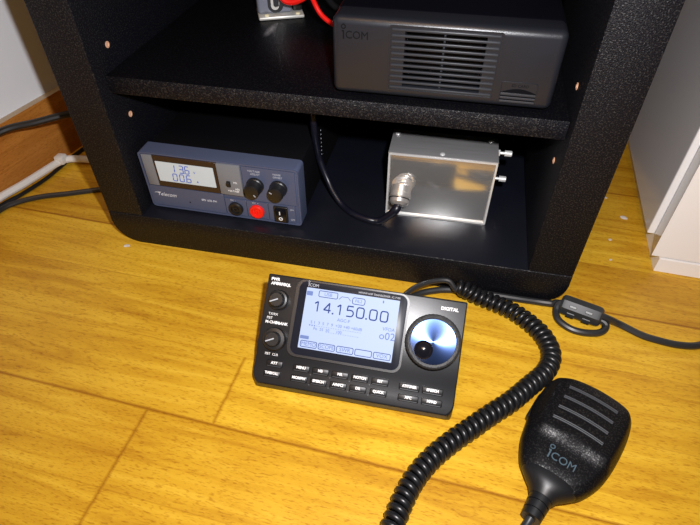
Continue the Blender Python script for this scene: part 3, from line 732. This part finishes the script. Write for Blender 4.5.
# ================================================================== GREY CABLE WITH FERRITE
fc = thing('ferrite_cable', (.41, -.012, 0), 0, 'dark grey cable with a clip-on ferrite block looped on the floor right of the cabinet', 'cable')
fa, fb = Vector((.3945, -.0080, .0100)), Vector((.4250, -.0176, .0100))
path = [(.2440, -.0620, .0060), (.2520, -.0430, .0040), (.2680, -.0190, .0035), (.2850, -.0090, .0035), (.3000, -.0050, .0033), (.3200, -.0037, .0032), (.3400, -.0036, .0032), (.3600, -.0039, .0033), (.3760, -.0039, .0034), (.3870, -.0050, .0050)]
path = [Vector(p) for p in path] + [fa + Vector((-.002, .002, -.002)), fa.lerp(fb, .5) + Vector((0, 0, -.002)), fb + Vector((.0025, -.0008, -.003)), Vector((.4305, -.0230, .0045)), Vector((.4250, -.0290, .0034)), Vector((.4130, -.0315, .0033)), Vector((.4015, -.0295, .0033)), Vector((.3920, -.0220, .0040)), Vector((.3903, -.0130, .0060)), fa + Vector((-.0015, -.0005, .001)), fa.lerp(fb, .5) + Vector((0, 0, .003)), fb + Vector((.003, -.0008, .002)), Vector((.4420, -.0165, .0045)), Vector((.4580, -.0238, .0034)), Vector((.4700, -.0270, .0034)), Vector((.4880, -.0288, .0034)), Vector((.5050, -.0252, .0034)), Vector((.530, -.010, .0034)), Vector((.57, .01, .0034)), Vector((.64, .015, .0034))]
link('cable_jacket', tube([p - fc.location for p in spline(path, 8)], .0030, 10), M['cable'], fc)
d = (fb - fa).normalized(); sd = d.cross(Vector((0, 0, 1))).normalized()
FM = Matrix.Translation(fa - fc.location) @ frame_matrix((0, 0, 0), d, -sd)      # x along, y across, z up
FL = (fb - fa).length
g = bmesh.new()
octo = [(.0085 * math.cos(t_), .0096 * math.sin(t_)) for t_ in [PI / 8 + PI / 4 * k for k in range(8)]]
t = bmesh.new(); secs = [(-.0012, .78), (.0006, .96), (.0030, 1), (FL - .003, 1), (FL - .0006, .96), (FL + .0012, .78)]
rs = [[t.verts.new((x, c * s, e_ * s)) for c, e_ in octo] for x, s in secs]
for a, b in zip(rs, rs[1:]):
    for k in range(8): t.faces.new((a[k], a[(k + 1) % 8], b[(k + 1) % 8], b[k]))
t.faces.new(rs[0]); t.faces.new(rs[-1])
merge(g, t, FM)
fe = link('ferrite_core', g, M['ferrite'], fc, 25)
for x in (.0092, .0222):
    link('latch', rbox(x - .0030, x + .0030, -.0012, .0012, .0080, .0090, .0004, 1, FM @ Matrix.Rotation(PI / 4, 4, 'X')), M['ferrite_hi'], fe)
    link('latch_tab', rbox(x - .0034, x + .0034, -.0086, -.0074, -.0050, .0000, .0004, 1, FM), M['ferrite'], fe)

# ================================================================== CABLES BY THE SKIRTING BOARD
def cable(name, pts, r, m, lab):
    return tag(link(name, tube(spline(pts), r, 10), M[m]), lab, 'cable')
wc = thing('white_cable', (-.178, .07, 0), 0, 'white cable with a clip lying along the skirting board left of the cabinet', 'cable')
wp = [(-.1965, -.05, .0090), (-.1945, .00, .0095), (-.1885, .0270, .0100), (-.1805, .0508, .0100), (-.1735, .0775, .0100), (-.1680, .0980, .0100), (-.1615, .1080, .0095), (-.1470, .1135, .0085), (-.1200, .122, .0050), (-.09, .15, .0045)]
link('cable_jacket', tube([Vector(p) - wc.location for p in spline(wp)], .0042, 10), M['white_cable'], wc)
g = bmesh.new(); box_into(g, -.0055, .0055, -.0058, .0058, -.0038, .0062, .002, 2, T(-.1660 + .178, .1035 - .07, .0110))
link('cable_clip', g, M['white_cable'], wc)
cable('black_cable', [(-.2000, -.05, .0024), (-.1900, .0150, .0024), (-.1795, .0430, .0024), (-.1715, .0740, .0024), (-.1690, .1030, .0024), (-.1655, .1400, .0024), (-.1520, .180, .0024), (-.12, .22, .0024)], .0022, 'blk', 'black cable running under the white cable along the skirting board')
cable('black_cable', [(-.186, -.03, .0034), (-.1835, .0095, .0032), (-.1756, .0268, .0032), (-.1556, .0425, .0032), (-.1268, .0552, .0032), (-.0990, .0686, .0032), (-.07, .084, .0032), (-.048, .12, .0032)], .0029, 'cable', 'lowest black cable on the floor, passing behind the cabinet corner')
cable('black_cable', [(-.205, -.06, .035), (-.1800, .0150, .073), (-.1680, .0480, .0800), (-.1440, .0700, .0808), (-.1200, .0910, .0815), (-.095, .112, .078), (-.055, .15, .060), (-.045, .22, .02), (-.05, .28, .004)], .0036, 'blk', 'upper black cable stretched in front of the skirting board')

# ================================================================== WHITE FURNITURE ON THE RIGHT
FR = math.radians(-2.9)
wf = thing('white_cupboard', (.478, .064, 0), FR, 'glossy white cupboard standing on the floor right of the black cabinet', 'cupboard')
HF = .62
link('side_panel', rbox(.0, .0065, .035, .44, .0175, HF, .0004, 1), M['lacquer_shaded'], wf)
link('panel_edge', rbox(.0001, .0064, .0338, .0350, .0175, HF, .0003, 1), M['lacquer'], wf)
g = bmesh.new(); prism_into(g, [(-.0005, 0), (.55, 0), (.55, .0345), (.0067, .0345)], .0178, HF)
dr = link('door', g, M['lacquer'], wf)
dr.data.materials.append(M['lacquer_shaded'])
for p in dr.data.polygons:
    if p.normal.x < -.8: p.material_index = 1  # left face takes the lacquer with painted-in shade
link('carcass', rbox(.0068, .55, .0352, .44, .0175, HF), M['lacquer_shaded'], wf)
link('plinth', rbox(.0074, .54, -.0008, .43, 0, .0160, .0004, 1), M['lacquer'], wf)

# ================================================================== LINT ON THE FLOOR
CR = [(-.0230, -.0085, .0030, 'largest grey crumb of lint at the foot of the black cabinet'), (.4704, .1408, .0032, 'pale crumb on the floor beside the white cupboard, nearest its side'),
      (.4560, .1735, .0016, 'tiny pale crumb farthest back between the two cupboards'), (.4512, .1008, .0018, 'small pale crumb between the cabinet and the white cupboard, in front'), (.4480, .0700, .0013, 'tiny crumb on the floor right of the black cabinet corner')]
for x, y, r, lab in CR:
    g = bmesh.new(); bmesh.ops.create_icosphere(g, subdivisions=2, radius=r)
    for v in g.verts:
        k = .65 + .6 * random.random(); v.co = Vector((v.co.x * k * 1.2, v.co.y * k * .8, max(v.co.z * k * .4, -.0002)))
    tag(link('lint_crumb', g, M['crumb'], None, 30, (x, y, .0004)), lab, 'crumb', 'crumbs of lint on the floor')

# ================================================================== CAMERA AND LIGHT
cam = bpy.data.cameras.new('camera'); co = bpy.data.objects.new('camera', cam); COL.objects.link(co)
C = Vector((.2797, -.3491, .3579)); r_ = Vector((.9778, .2096, -.0028)); u_ = Vector((-.1434, .6784, .7206)); w_ = Vector((-.1529, .7042, -.6934))
co.matrix_world = Matrix(((r_.x, u_.x, -w_.x, C.x), (r_.y, u_.y, -w_.y, C.y), (r_.z, u_.z, -w_.z, C.z), (0, 0, 0, 1)))
cam.sensor_width = 36; cam.lens = .7608 * 36; cam.clip_start = .01
sc.camera = co

fl = bpy.data.lights.new('flash', 'SPOT'); fo_ = bpy.data.objects.new('flash', fl); COL.objects.link(fo_)
fo_.location = C + r_ * .030 + u_ * .042; fl.energy = 11.2; fl.spot_size = math.radians(145); fl.spot_blend = 1.0; fo_.rotation_euler = (w_ - r_ * .10 - u_ * .10).to_track_quat('-Z', 'Y').to_euler(); fl.shadow_soft_size = .007; fl.color = (.98, .97, 1)
am = bpy.data.lights.new('ceiling_lamp', 'AREA'); ao = bpy.data.objects.new('ceiling_lamp', am); COL.objects.link(ao)
ao.location = (-.1, -1.3, 2.2); am.shape = 'DISK'; am.size = .7; am.energy = 11; am.color = (1, .58, .26)
ao.rotation_euler = (Vector((.25, 0, .1)) - ao.location).to_track_quat('-Z', 'Y').to_euler()
w = bpy.data.worlds.new('world'); sc.world = w; w.use_nodes = True
w.node_tree.nodes['Background'].inputs[0].default_value = (.62, .60, .58, 1); w.node_tree.nodes['Background'].inputs[1].default_value = .06
sc.view_settings.view_transform = 'Standard'; sc.view_settings.look = 'None'; sc.view_settings.exposure = 0
